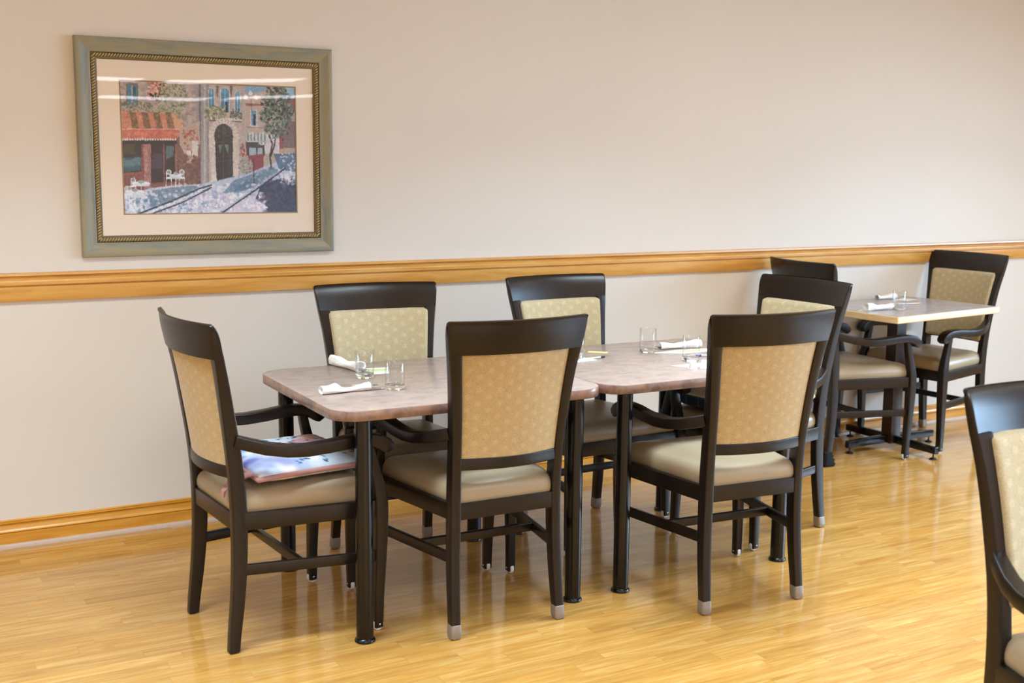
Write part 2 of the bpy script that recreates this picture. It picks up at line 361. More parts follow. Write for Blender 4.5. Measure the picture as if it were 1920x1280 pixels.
# ------------------------------------------------------------------ the armchair (front = +y)
REAR = [(0, -.020), (.06, -.016), (.15, -.007), (.27, .001), (.4, .003), (.5, .000), (.6, -.008), (.75, -.027), (.85, -.041), (.93, -.055), (1.03, -.072)]
DEP = [(0, .033), (.2, .042), (.4, .047), (.6, .045), (.8, .037), (.93, .03), (1.03, .026)]
XIN = [(0, .176), (.2, .170), (.4, .166), (.584, .169), (.75, .177), (.93, .192)]
XOUT = [(0, .208), (.2, .203), (.4, .199), (.6, .201), (.75, .212), (.85, .223), (.93, .236), (1.027, .250)]
BOW = lambda z: .032+.016*max(0, min(1, (z-.55)/.48))
def make_chair():
    t = empty('dining_armchair', (0, 0, 0)); wd = MAT['wood']
    for s in (-1, 1):
        bm = nb(); rings = []
        for z in [0.004, .03, .06, .1, .15, .2, .26, .32, .38, .44, .5, .56, .62, .68, .74, .8, .86, .9, .935]:
            xi, xo, yr, d = cr(XIN, z), cr(XOUT, z), cr(REAR, z), cr(DEP, z)
            rings.append([((s*(xi+xo)/2)+x, yr+d/2+y, z) for x, y in rrect(xo-xi, d, .0045)])
        loft(bm, rings); rl = obj('leg', bm, wd, t)
        bm = nb(); rings = []
        for z, g in ((0, -.004), (.004, .0005), (.012, .0022), (.03, .0022), (.047, .0014), (.048, .0004)):
            xi, xo, yr, d = cr(XIN, z), cr(XOUT, z), cr(REAR, z), cr(DEP, z)
            rings.append([((s*(xi+xo)/2)+x, yr+d/2+y, z) for x, y in rrect(xo-xi+2*g, d+2*g, .007)])
        loft(bm, rings); fc = obj('foot_cap', bm, MAT['cap'], rl); fc['label'] = 'brushed nickel cap on the rear foot'
        # front leg with arm post
        FX = [(0, .260), (.2, .262), (.42, .262), (.52, .260), (.64, .259)]
        FY = [(0, .456), (.1, .457), (.25, .463), (.38, .466), (.44, .465), (.5, .455), (.56, .440), (.62, .427), (.64, .425)]
        FW = [(0, .029), (.1, .031), (.36, .040), (.44, .040), (.52, .033), (.64, .028)]
        FD = [(0, .030), (.1, .032), (.36, .042), (.44, .043), (.52, .036), (.64, .029)]
        bm = nb(); rings = []
        for z in [.0125, .03, .06, .12, .18, .24, .3, .36, .4, .44, .47, .5, .53, .56, .59, .628]:
            rings.append([(s*cr(FX, z)+x, cr(FY, z)+y, z) for x, y in rrect(cr(FW, z), cr(FD, z), .005)])
        rings.insert(0, [(s*cr(FX, 0)+x, .456+y, .009) for x, y in rrect(.024, .024, .005)])
        loft(bm, rings); fl = obj('leg', bm, wd, t)
        bm = nb(); wr, ww = .0192, .014; n = 24
        loft(bm, [[(s*.26+xx, .456+rr*math.cos(2*PI*i/n), .0193+rr*math.sin(2*PI*i/n)) for i in range(n)] for xx, rr in ((-ww/2, wr-.002), (-ww/2+.0015, wr), (ww/2-.0015, wr), (ww/2, wr-.002))])
        wo = obj('caster_wheel', bm, MAT['wheel'], fl); wo['label'] = 'white nylon roller in the foot'
        for q in (-1, 1):
            bm = nb(); loft(bm, [[(s*.26+q*xx, .456+rr*math.cos(2*PI*i/12), .0225+rr*math.sin(2*PI*i/12)) for i in range(12)] for xx, rr in ((.0145, .0038), (.0165, .0034), (.0175, .0015))])
            obj('rivet', bm, MAT['rivet'], fl)
        # armrest
        P = [(.018, .196, .664, .030), (.05, .211, .654, .034), (.10, .233, .640, .038), (.16, .251, .630, .041), (.22, .259, .6265, .043), (.29, .262, .630, .045), (.35, .263, .636, .047), (.40, .2635, .6375, .048), 
             (.435, .2635, .6345, .049), (.460, .2635, .627, .049), (.478, .2635, .6155, .049), (.490, .2635, .6035, .047), (.496, .2635, .595, .042)]
        H = [.038]*8+[.040, .045, .048, .043, .026]
        bm = nb(); rings = []
        for i, (y, x, z, w) in enumerate(P):
            a = P[max(i-1, 0)]; b = P[min(i+1, len(P)-1)]
            tg = Vector((b[1]-a[1], b[0]-a[0], b[2]-a[2])).normalized()
            if i >= len(P)-2: tg = Vector((0, .55, -.85)).normalized()
            sd = Vector((tg.y, -tg.x, 0)).normalized() if Vector((tg.x, tg.y)).length > .2 else Vector((1, 0, 0))
            up = sd.cross(tg).normalized()
            c = Vector((x, y, z))
            rings.append([(s*(c+sd*px+up*pz).x, (c+sd*px+up*pz).y, (c+sd*px+up*pz).z) for px, pz in rrect(w, H[i], .0055, 3)])
        loft(bm, rings); obj('armrest', bm, wd, t, ang=40)
        bm = nb(); beam(bm, (s*.187, .03, .256), (s*.258, .452, .249), .017, .034); obj('side_stretcher', bm, wd, t)
    bm = nb(); beam(bm, (-.214, .215, .254), (.214, .215, .254), .017, .030); obj('cross_stretcher', bm, wd, t)
    # seat frame
    bm = nb()
    box(bm, -.17, .17, .006, .028, .383, .436, .002)
    for s in (-1, 1): beam(bm, (s*.188, .04, .4095), (s*.2625, .455, .4095), .022, .053, .002)
    box(bm, -.25, .25, .455, .478, .383, .436, .002)
    obj('seat_frame', bm, wd, t)
    # seat cushion
    def outline(ins):
        P = []; cs = [(-.186, .012), (.186, .012), (.252, .470), (-.252, .470)]; rad = .03
        for i, (x, y) in enumerate(cs):
            rr = max(.006, rad-ins*.5); ix = x-math.copysign(ins, x); iy = y+ins if y < .2 else y-ins
            a0 = [180, 270, 0, 90][i]
            cx, cy = ix-math.copysign(rr, ix), iy+(rr if y < .2 else -rr)
            for j in range(6):
                a = math.radians(a0+90*j/5); P.append((cx+rr*math.cos(a), cy+rr*math.sin(a)))
        # front edge bows slightly outward
        return [(x, y+(.008*(1-(x/.25)**2) if y > .35 else 0)) for x, y in P]
    bm = nb(); rings = []
    for ins, z in ((.004, .4352), (0, .447), (0, .462), (.003, .474), (.009, .485), (.020, .494), (.038, .501), (.07, .506), (.12, .509), (.16, .510)):
        rings.append([(x, y, z) for x, y in outline(ins)])
    V = loft(bm, rings); obj('seat', bm, MAT['vinyl'], t, ang=60)
    # top rail
    SEC = [(.922, 1, .0), (.945, 1, 0), (.97, 1, 0), (.995, 1, -.001), (1.012, 1, -.003), (1.022, 1, -.0055), (1.027, 1, -.003), (1.029, .5, 0), (1.028, 0, .0155), (1.0245, 0, .0105), (1.016, 0, .006), (1.002, 0, .0025), (.982, 0, 0), (.955, 0, 0), (.922, 0, 0)]
    bm = nb(); rings = []
    half = [1, .9985, .995, .989, .981, .97, .955, .93, .88, .8, .7, .58, .44, .3, .15]
    for sx in [-q for q in half]+[0]+half[::-1]:
        e = (1-abs(sx))*.24; ci = .0045-math.sqrt(max(0, .0045**2-(.0045-e)**2)) if e < .0045 else 0
        cut = 0
        d = (1-abs(sx))*.25
        if d < .012: cut = .012-math.sqrt(max(0, .012**2-(.012-d)**2))
        ring = []
        for z, back, off in SEC:
            zz = z-cut*max(0, (z-.98)/.049) if z > .98 else z
            yr = cr(REAR, zz); dp = cr(DEP, zz)
            y = yr+(1-back)*dp-BOW(zz)*(1-sx*sx)-off+(ci if back == 1 else (-ci if back == 0 else 0))
            ring.append((sx*cr(XOUT, min(zz, 1.027)), y, zz))
        rings.append(ring)
    loft(bm, rings); obj('top_rail', bm, wd, t, ang=50)
    # lower back rail
    bm = nb(); rings = []
    for i in range(17):
        sx = -1+i/8
        rings.append([(sx*.172, cr(REAR, .565)+.014+x-BOW(.565)*(1-sx*sx), .5655+y) for x, y in rrect(.022, .038, .003)])
    loft(bm, rings); obj('lower_rail', bm, wd, t)
    # backrest pad (front) and panel (rear)
    def pad(z0, z1, xw, ybase, th, er, rad, crown):
        bm = nb(); nu, nv = 34, 30; G = []
        for side in (1, 0):
            g = []
            for j in range(nv+1):
                rowv = []
                for i in range(nu+1):
                    uu = -1+2*i/nu; uu = math.copysign(1-(1-abs(uu))**1.4, uu); vv = j/nv*2-1; vv = (math.copysign(1-(1-abs(vv))**1.4, vv)+1)/2
                    z = z0+(z1-z0)*vv; w = xw(z); x = uu*w
                    dx = abs(x)-(w-rad); dz = max(z0+rad-z, z-(z1-rad))
                    if dx > 0 and dz > 0:
                        L = math.hypot(dx, dz); m = max(dx, dz)
                        x = math.copysign(w-rad+dx*m/L, x); nz = dz*m/L; z = (z0+rad-nz) if z < (z0+z1)/2 else (z1-rad+nz)
                        dist = rad-m
                    else: dist = min(w-abs(x), z-z0, z1-z)
                    e = math.sqrt(max(0, 1-(1-min(dist/er, 1))**2))
                    bd = BOW(z)*(1-(x/w)**2)
                    y = ybase(z)-bd+side*(th*e+crown*(1-uu*uu)*(1-(2*vv-1)**2))
                    rowv.append((x, y, z))
                g.append(rowv)
            G.append(g)
        F = [[bm.verts.new(p) for p in rw] for rw in G[0]]; B = [[bm.verts.new(p) for p in rw] for rw in G[1]]
        for j in range(nv):
            for i in range(nu):
                bm.faces.new((F[j][i], F[j][i+1], F[j+1][i+1], F[j+1][i])); bm.faces.new((B[j][i], B[j+1][i], B[j+1][i+1], B[j][i+1]))
        for j in range(nv):
            for i, o in ((0, 1), (nu, -1)): bm.faces.new((F[j][i], F[j+1][i], B[j+1][i], B[j][i]))
        for i in range(nu):
            for j in (0, nv): bm.faces.new((F[j][i], F[j][i+1], B[j][i+1], B[j][i]))
        bmesh.ops.remove_doubles(bm, verts=bm.verts, dist=1e-6)
        return bm
    bm = pad(.556, .930, lambda z: cr(XIN, z)+.011, lambda z: cr(REAR, z)+cr(DEP, z)-.006, .021, .016, .014, .006)
    obj('backrest', bm, MAT['front_fabric'], t, ang=60)
    bm = pad(.574, .93, lambda z: cr(XIN, z)+.003, lambda z: cr(REAR, z)+.008, .012, .001, .002, 0)
    o = obj('back_panel', bm, MAT['back_fabric'], t, ang=60); o['label'] = 'tan patterned fabric panel on the rear of the backrest'
    return t

proto = make_chair()
CH = {}
SPECS = [
 ('A', .942, 3.645, -85.8, 'dark wooden armchair at the left table end with the watercolour cushion on its seat'),
 ('B', 1.794, 3.238, -.4, 'dark wooden armchair seen from behind, pushed in at the near side of the left table'),
 ('C', 2.636, 3.024, -4.6, 'dark wooden armchair seen from behind, pushed in at the right half of the long table'),
 ('D', 1.774, 4.233, 175.0, 'dark wooden armchair with khaki backrest behind the glasses on the left half of the table'),
 ('E', 2.608, 4.245, 182.1, 'dark wooden armchair by the wall, half hidden behind the near armchair of the left table'),
 ('G', 3.466, 3.784, 95.4, 'dark wooden armchair at the right table end, holding the navy fleece cushion'),
 ('J', 5.412, 4.580, 95.0, 'dark wooden armchair right of the small table, its khaki backrest facing the room'),
 ('H', 4.261, 4.542, -92.9, 'dark wooden armchair left of the small table, black sock on one rear foot'),
 ('K', 2.328, 1.638, 170.0, 'blurred near armchair cut off by the right edge of the picture'),
]
for i, (kx, x, y, a, lab) in enumerate(SPECS):
    o = proto if i == 0 else dup(proto, (0, 0, 0), 0)
    o.location = (x, y, 0); o.rotation_euler = (0, 0, math.radians(a))
    tag(o, lab, 'chair', 'armchairs at the small table' if kx in 'JH' else ('near armchair' if kx == 'K' else 'armchairs around the long table'))
    if kx == 'K': del o['group']
    CH[kx] = o
def wpt(kx, l):     # chair-local point to world
    o = CH[kx]; a = o.rotation_euler.z
    return Vector((o.location.x+l[0]*math.cos(a)-l[1]*math.sin(a), o.location.y+l[0]*math.sin(a)+l[1]*math.cos(a), l[2]))
# the left-end chair has bare rear feet; black sock on the small-table chair
for ch in list(CH['A'].children)+list(CH['H'].children):
    for g in list(ch.children):
        if g.name.startswith('foot_cap'):
            if ch.parent is CH['A'] or max(v.co.x for v in g.data.vertices) > 0: bpy.data.objects.remove(g)
for kx in 'A':
    for ch in CH[kx].children:
        if ch.name.startswith('leg') and len(ch.children) == 0:
            s = 1 if sum(v.co.x for v in ch.data.vertices) > 0 else -1
            bm = nb(); lathe(bm, [(.011, 0), (.012, .001), (.012, .005), (.010, .006)], s*.192, -.004, 16); g = obj('glide', bm, MAT['rubber'], ch)
for ch in CH['H'].children:
    if ch.name.startswith('leg') and sum(v.co.x for v in ch.data.vertices) > 0 and len(ch.children) == 0:
        bm = nb(); random.seed(3); rings = []
        for z, gx in ((.0, .010), (.004, .016), (.015, .019), (.026, .014), (.034, .016), (.044, .009), (.054, .012), (.063, .007), (.070, .0085), (.073, .006), (.074, .001)):
            rings.append([(.192+x+.0012*math.sin(9*z*60+3*x*200), -.0035+y+.001*math.sin(z*300+x*150), z) for x, y in rrect(.032+2*gx, .034+2*gx, .012, 4)])
        loft(bm, rings); g = obj('sock', bm, MAT['sock'], ch, ang=70); g['label'] = 'black knitted sock pulled over the rear foot'

# ------------------------------------------------------------------ long table: two pushed-together tables
def rounded_top(bm, x0, x1, y0, y1, z0, z1, rad, bev=.002):
    P = rrect(x1-x0, y1-y0, rad, 10); cx, cy = (x0+x1)/2, (y0+y1)/2
    Q = rrect(x1-x0-2*bev, y1-y0-2*bev, rad-bev, 10)
    loft(bm, [[(cx+x, cy+y, z) for x, y in pp] for pp, z in ((Q, z0), (P, z0+bev), (P, z1-bev), (Q, z1))])
ZT = .747
def dining_table(x0, x1, y0, y1, legs, label):
    t = empty('dining_table', ((x0+x1)/2, (y0+y1)/2, 0)); tag(t, label, 'table', 'pushed-together dining tables')
    ox, oy = t.location.x, t.location.y
    bm = nb(); rounded_top(bm, x0-ox, x1-ox, y0-oy, y1-oy, ZT-.033, ZT, .095)
    bm.faces.ensure_lookup_table()
    for fc in bm.faces:
        c = fc.calc_center_median(); fc.material_index = 0 if c.z > ZT-.0005 else 1
    obj('tabletop', bm, [MAT['lam'], MAT['lam_edge']], t, ang=50)
    bm = nb()
    for b in ((x0+.13, x1-.13, y0+.11, y0+.13), (x0+.13, x1-.13, y1-.13, y1-.11)):
        box(bm, b[0]-ox, b[1]-ox, b[2]-oy, b[3]-oy, ZT-.053, ZT-.0332)
    obj('underframe', bm, MAT['blackmetal'], t, smooth=False)
    for lx, ly in legs:
        bm = nb(); lathe(bm, [(.031, 0), (.033, .002), (.033, .007), (.030, .011), (.0275, .013), (.0275, ZT-.0335)], lx-ox, ly-oy, 28)
        obj('leg', bm, MAT['blackmetal'], t, ang=40)
    return t
YL0, YL1 = 3.352, 4.101
TY0, TY1 = 3.325, 4.145
dining_table(1.250, 2.232, TY0, TY1, [(1.345, YL0), (2.116, YL0), (1.345, YL1), (2.116, YL1)], 'mottled taupe laminate table on black round legs, left half of the long table')
dining_table(2.2325, 3.21, TY0+.003, TY1+.003, [(2.3166, YL0), (3.0437, YL0), (2.3166, YL1), (3.0437, YL1)], 'mottled taupe laminate table on black round legs, right half of the long table')

# small pedestal table
TX, TYC, TR, Z3 = 4.82, 4.455, math.radians(6.5), .776
t = empty('pedestal_table', (4.841, 4.49, 0)); tag(t, 'small grey-topped square table with pale oak edge on a dark pedestal by the wall', 'table')
def rot3(x, y, a=TR, cx=TX, cy=TYC): return (cx+x*math.cos(a)-y*math.sin(a)-4.841, cy+x*math.sin(a)+y*math.cos(a)-4.49)
bm = nb(); P = rrect(.86, .61, .006, 3)
loft(bm, [[(*rot3(x*kk, y*kk), z) for x, y in P] for kk, z in ((.99, Z3-.034), (1, Z3-.032), (1, Z3-.003), (.995, Z3-.0005), (.985, Z3-.0003))])
obj('table_edge', bm, MAT['oak'], t, ang=40)
bm = nb(); P = rrect(.842, .592, .004, 3); loft(bm, [[(*rot3(x, y), z) for x, y in P] for z in (Z3-.004, Z3)])
obj('tabletop', bm, MAT['lam_grey'], t, ang=40)
bm = nb(); box(bm, -.035, .035, -.035, .035, .03, Z3-.047, .004); obj('column', bm, MAT['brownmetal'], t)
bm = nb(); box(bm, -.2, .2, -.03, .03, Z3-.047, Z3-.0342); box(bm, -.03, .03, -.2, .2, Z3-.0468, Z3-.0344); obj('top_plate', bm, MAT['blackmetal'], t, smooth=False)
for ax, ay in ((1, 0), (-1, 0), (0, 1), (0, -1)):
    bm = nb(); d = Vector((ax, ay, 0)); s = Vector((-ay, ax, 0)); rings = []
    for q, h in ((.032, .062), (.15, .062), (.315, .056), (.317, .052)):
        rings.append([tuple(d*q+s*x+Vector((0, 0, .022+h/2-.01+y*1.0+.01))) for x, y in rrect(.026, h-.02, .003)])
    loft(bm, rings); fo = obj('base_arm', bm, MAT['blackmetal'], t)
    bm = nb(); lathe(bm, [(.020, 0), (.021, .002), (.012, .009), (.004, .011), (.004, .03)], ax*.295, ay*.295, 16); obj('glide', bm, MAT['rubber'], fo)

# ------------------------------------------------------------------ cushions
def canvas(w, h, base): return np.ones((h, w, 3))*np.array(base, float)
def set_cols(o, W_, H_, cols, fn):
    me = o.data; a = me.color_attributes.new('Col', 'FLOAT_COLOR', 'POINT'); n = len(me.vertices)
    co = np.zeros(n*3); me.vertices.foreach_get('co', co); co = co.reshape(-1, 3)
    uu, vv = fn(co); ix = np.clip((uu*(W_-1)).round().astype(int), 0, W_-1); iy = np.clip(((1-vv)*(H_-1)).round().astype(int), 0, H_-1)
    c = np.clip(cols[iy, ix]/255, 0, 1); lin = np.where(c <= .04045, c/12.92, ((c+.055)/1.055)**2.4)
    a.data.foreach_set('color', np.concatenate([lin, np.ones((n, 1))], 1).ravel())
def vnoise(rng, w, h, cell):
    gw, gh = int(w/cell)+3, int(h/cell)+3; g = rng.random((gh, gw))
    y, x = np.mgrid[0:h, 0:w]; fx, fy = x/cell, y/cell; i, j = fx.astype(int), fy.astype(int); a, b = fx-i, fy-j
    a = a*a*(3-2*a); b = b*b*(3-2*b)
    return (g[j, i]*(1-a)+g[j, i+1]*a)*(1-b)+(g[j+1, i]*(1-a)+g[j+1, i+1]*a)*b
def poly(img, pts, col, alpha=1.0):
    h, w = img.shape[:2]; P = np.array(pts, float)
    x0, x1 = max(0, int(P[:, 0].min())), min(w, int(P[:, 0].max())+2); y0, y1 = max(0, int(P[:, 1].min())), min(h, int(P[:, 1].max())+2)
    if x1 <= x0 or y1 <= y0: return
    yy, xx = np.mgrid[y0:y1, x0:x1]; ins = np.zeros(xx.shape, bool)
    for (ax, ay), (bx, by) in zip(P, np.roll(P, -1, 0)):
        if ay == by: continue
        cnd = ((ay > yy) != (by > yy)) & (xx < (bx-ax)*(yy-ay)/(by-ay)+ax); ins ^= cnd
    sub = img[y0:y1, x0:x1]; sub[ins] = sub[ins]*(1-alpha)+np.array(col, float)*alpha
def ell(img, cx, cy, rx, ry, col, alpha=1.0, ang=0, soft=0):
    h, w = img.shape[:2]; R = int(max(rx, ry))+2
    x0, x1, y0, y1 = max(0, int(cx-R)), min(w, int(cx+R)+1), max(0, int(cy-R)), min(h, int(cy+R)+1)
    if x1 <= x0 or y1 <= y0: return
    yy, xx = np.mgrid[y0:y1, x0:x1]; dx, dy = xx-cx, yy-cy; c, s = math.cos(ang), math.sin(ang)
    q = ((dx*c+dy*s)/rx)**2+((-dx*s+dy*c)/ry)**2
    m = np.clip((1-q)/soft, 0, 1)*alpha if soft else (q < 1)*alpha
    img[y0:y1, x0:x1] = img[y0:y1, x0:x1]*(1-m[..., None])+np.array(col, float)*m[..., None]
def line(img, a, b, wd, col, alpha=1.0):
    a, b = np.array(a, float), np.array(b, float); d = b-a; L = np.hypot(*d); n = np.array([-d[1], d[0]])/max(L, 1e-6)*wd/2
    poly(img, [a+n, b+n, b-n, a-n], col, alpha)
def cushion(name, w, d, th, sq, mat, nu=60, seamcol=None, wedge=0):
    bm = nb(); rings = {}
    def P(uu, vv, side):
        k1 = (1-uu**4)*(1-vv**4); e = k1**.38
        pinch = 1-.06*(1-abs(vv)**2)*0
        x = uu*w/2*(1-.045*(1-vv*vv)*0-.0); x = uu*w/2*(1+sq*(abs(vv)**2-1)*.06); y = vv*d/2*(1+sq*(abs(uu)**2-1)*.06)
        wr = .0025*math.sin(13*uu+5*vv)*math.sin(9*vv-3*uu)*e
        top = th/2*e*(1+wedge*vv)+wr
        return (x, y, th/2+(top if side else -min(th/2*e, th/2)))
    A = [[bm.verts.new(P(-1+2*i/nu, -1+2*j/nu, 1)) for i in range(nu+1)] for j in range(nu+1)]
    B = [[A[j][i] if i in (0, nu) or j in (0, nu) else bm.verts.new(P(-1+2*i/nu, -1+2*j/nu, 0)) for i in range(nu+1)] for j in range(nu+1)]
    for j in range(nu):
        for i in range(nu):
            bm.faces.new((A[j][i], A[j][i+1], A[j+1][i+1], A[j+1][i])); bm.faces.new((B[j][i], B[j+1][i], B[j+1][i+1], B[j][i+1]))
    return bm
def piping_ring(w, d, z, rad, sq=1, n=40):
    pts = []
    for a, b in (((-1, -1), (1, -1)), ((1, -1), (1, 1)), ((1, 1), (-1, 1)), ((-1, 1), (-1, -1))):
        for i in range(n):
            tt = i/n; uu = a[0]+(b[0]-a[0])*tt; vv = a[1]+(b[1]-a[1])*tt
            pts.append(Vector((uu*w/2*(1+sq*(abs(vv)**2-1)*.06), vv*d/2*(1+sq*(abs(uu)**2-1)*.06), z)))
    bm = nb(); rings = []
    for i, p in enumerate(pts):
        tg = (pts[(i+1) % len(pts)]-pts[i-1]).normalized(); s = tg.cross(Vector((0, 0, 1)))
        rings.append([tuple(p+s*math.cos(q*PI/4)*rad+Vector((0, 0, 1))*math.sin(q*PI/4)*rad) for q in range(8)])
    loft(bm, rings, closed=True); return bm
rng = np.random.default_rng(5)
cw = 300; im = canvas(cw, cw, (220, 216, 214)); n1 = vnoise(rng, cw, cw, 40); n2 = vnoise(rng, cw, cw, 22); n3 = vnoise(rng, cw, cw, 9)
def blot(mask, col, al=1.0):
    global im
    m = np.clip(mask, 0, 1)[..., None]*al; im = im*(1-m)+np.array(col, float)*m
yy, xx = np.mgrid[0:cw, 0:cw]/cw
# u runs along the chair depth (0 = back of seat), v across (0 = near side)
blot((n1-.5)*6, (176, 196, 214), .7)
blot(1.2-np.hypot((xx-.02)/.2, (yy-.35)/.22)+(n2-.5), (40, 84, 190))
blot(1.3-np.hypot((xx-.2)/.26, (yy-.76)/.22)+(n2-.5)*.8, (142, 152, 196), .9)
blot(1.1-np.hypot((xx-.03)/.12, (yy-.66)/.07)+(n2-.5)*.6, (62, 62, 150))
blot(1.2-np.hypot((xx-.22)/.26, (yy-.42)/.05)+(n2-.5)*.8, (120, 180, 206), .8)
blot(1.2-np.hypot((xx-.30)/.16, (yy-.48)/.045)+(n3-.5)*.8, (196, 198, 160), .8)
blot(1.2-np.hypot((xx-.42)/.06, (yy-.66)/.05)+(n3-.5)*.8, (216, 188, 142), .8)
blot(1.2-np.hypot((xx-.66)/.2, (yy-.42)/.11)+(n2-.5)*1.4, (166, 104, 118), .95)
blot(1.2-np.hypot((xx-.84)/.16, (yy-.22)/.16)+(n2-.5)*1.2, (190, 138, 116), .9)
blot(1.2-np.hypot((xx-.95)/.2, (yy-.7)/.16)+(n2-.5)*.9, (66, 132, 166), .95)
blot(1.0-np.hypot((xx-.84)/.1, (yy-.74)/.09)+(n3-.5)*.5, (236, 232, 228), .9)
for q in range(46):
    cx, cy = rng.random()*.55+.38, rng.random()*.8+.12
    c = [(30, 44, 92), (44, 96, 150), (38, 84, 96), (60, 52, 96)][rng.integers(4)]
    for z in range(rng.integers(1, 4)):
        ell(im, (cx+rng.normal()*.012)*cw, (cy+rng.normal()*.012)*cw, 2.5+rng.random()*5, 1.8+rng.random()*2.6, c, .9, rng.random()*3)
pw = wpt('A', (-.005, .270, .511))
t = empty('seat_cushion', pw, CH['A'].rotation_euler.z+math.radians(3)); tag(t, 'square white and blue watercolour print cushion with mauve piping on the left-end chair', 'cushion')
bm = cushion('c', .425, .405, .062, 1, None, 90); o = obj('cover', bm, MAT['floral'], t, ang=80)
# chair-local x is across, y is depth -> u = depth, v = across (near side is +x)
set_cols(o, cw, cw, im, lambda co: ((co[:, 1]+.2025)/.405, 1-(co[:, 0]+.2125)/.425))
bm = piping_ring(.425, .405, .029, .0085); obj('piping', bm, MAT['mauve'], t, ang=80)
bm = nb(); rings = []
for x, y, z, w in ((.150, -.190, .036, .05), (.140, -.213, .030, .040), (.132, -.243, .016, .034), (.128, -.262, .010, .030), (.126, -.280, -.010, .028), (.125, -.283, -.030, .020)):
    rings.append([(x+px, y+(py if z < 0 else 0)-.0005*px, z+(py if z >= 0 else 0)) for px, py in rrect(w, .007, .003)])
loft(bm, rings)
obj('tie', bm, MAT['mauve'], t)
# navy cushion with fleece top on the right-end chair
pw = wpt('G', (0, .268, .511))
t = empty('seat_cushion', pw, CH['G'].rotation_euler.z); tag(t, 'thick navy plaid cushion with cream fleece top on the right-end chair', 'cushion')
bm = nb(); P_ = []
for ins, z in ((.012, .002), (.002, .010), (0, .030), (.002, .048), (.010, .054)):
    P_.append([(x, y, z) for x, y in rrect(.42-2*ins, .40-2*ins, .04, 6)])
loft(bm, P_); obj('cushion_body', bm, MAT['navy'], t, ang=60)
bm = nb(); random.seed(8); P_ = []
for ins, z in ((.0, .050), (-.006, .056), (-.004, .066), (.012, .074), (.05, .078), (.12, .080)):
    P_.append([(x+random.uniform(-.002, .002), y+random.uniform(-.002, .002), z+random.uniform(-.0015, .0015)) for x, y in rrect(.42-2*ins, .40-2*ins, .045, 12)])
loft(bm, P_); obj('fleece_top', bm, MAT['fleece'], t, ang=80)

# ------------------------------------------------------------------ table things
def tumbler(x, y, z, label, grp, h=.098, rad=.0335):
    t = empty('drinking_glass', (x, y, z+.0002)); tag(t, label, 'glass', grp)
    bm = nb(); prof = [(rad-.0055, .0165), (rad-.0028, .0185), (rad-.0018, .03), (rad-.0016, h-.001), (rad-.0008, h), (rad, h-.001), (rad-.0003, .03), (rad-.0008, .016)]
    lathe(bm, prof, n=40, cap=False); obj('wall', bm, MAT['tumbler'], t, ang=60)
    bm = nb(); lathe(bm, [(rad-.006, 0), (rad-.002, .0012), (rad-.0009, .004), (rad-.0009, .0158), (rad-.006, .0163), (rad-.014, .0145), (.004, .0135)], n=40); obj('base', bm, MAT['gbase'], t, ang=40)
    return t
GG = 'tumblers on the long table'
tumbler(1.552, 3.852, ZT, 'empty tumbler beside the rear rolled napkin on the left half of the long table', GG)
tumbler(1.562, 3.610, ZT, 'empty tumbler at the fork end of the front rolled napkin', GG)
tumbler(2.792, 3.890, ZT, 'empty tumbler standing alone, left of the open rolled napkin on the right table half', GG)
tumbler(2.822, 3.645, ZT, 'empty tumbler behind the two creamer cups on the right table half', GG)
tumbler(2.446, 3.880, ZT+.002, 'empty tumbler at the middle of the long table, half hidden by the near armchair top', GG)
tumbler(4.668, 4.325, Z3, 'empty tumbler between the two rolled napkins on the small pedestal table', None)

def roll(x0, y0, x1, y1, z, r0, r1, label, grp, flat=.75, seed=1, crest=None, cutlery=None):
    a, b = Vector((x0, y0)), Vector((x1, y1)); L = (b-a).length; ang = math.atan2(b.y-a.y, b.x-a.x)
    t = empty('rolled_napkin', (x0, y0, z), ang); tag(t, label, 'napkin', grp)
    rnd = random.Random(seed); bm = nb(); N = 22; n = 28; rings = []; ph = rnd.random()*6
    for i in range(N+1):
        tt = i/N; rr = r0+(r1-r0)*tt; rr *= 1+.07*math.sin(7*tt+ph)+.05*math.sin(17*tt+ph*2)
        if crest: rr *= 1+.22*math.exp(-((tt-crest)/.1)**2)-.22*math.exp(-((tt-.62)/.12)**2)
        fl = flat+.12*math.sin(5*tt+ph)
        ring = []
        for j in range(n):
            th = 2*PI*j/n; q = rr*(1+.07*math.sin(3*th+6*tt+ph)+.03*math.sin(7*th-9*tt))
            if crest and abs(th-PI/2) < .5: q *= 1+.5*math.exp(-((tt-crest)/.09)**2)
            zz = fl*rr+q*fl*math.sin(th)
            ring.append((tt*L, q*math.cos(th), max(.0006, zz)))
        rings.append(ring)
    # open spiral ends: inset ring pushed inside the roll
    inn = [((L*.0+.016), p[1]*.72, max(.0012, (p[2]-flat*r0)*.72+flat*r0)) for p in rings[0]]
    inn2 = [(L-.02, p[1]*.7, max(.0012, (p[2]-flat*r1)*.7+flat*r1)) for p in rings[-1]]
    lip0 = [(0, p[1]*.86, max(.001, (p[2]-flat*r0)*.86+flat*r0)) for p in rings[0]]
    lip1 = [(L, p[1]*.85, max(.001, (p[2]-flat*r1)*.85+flat*r1)) for p in rings[-1]]
    loft(bm, [inn, lip0]+rings+[lip1, inn2]); obj('wrap', bm, MAT['napkin'], t, ang=50)
    return t, ang, L
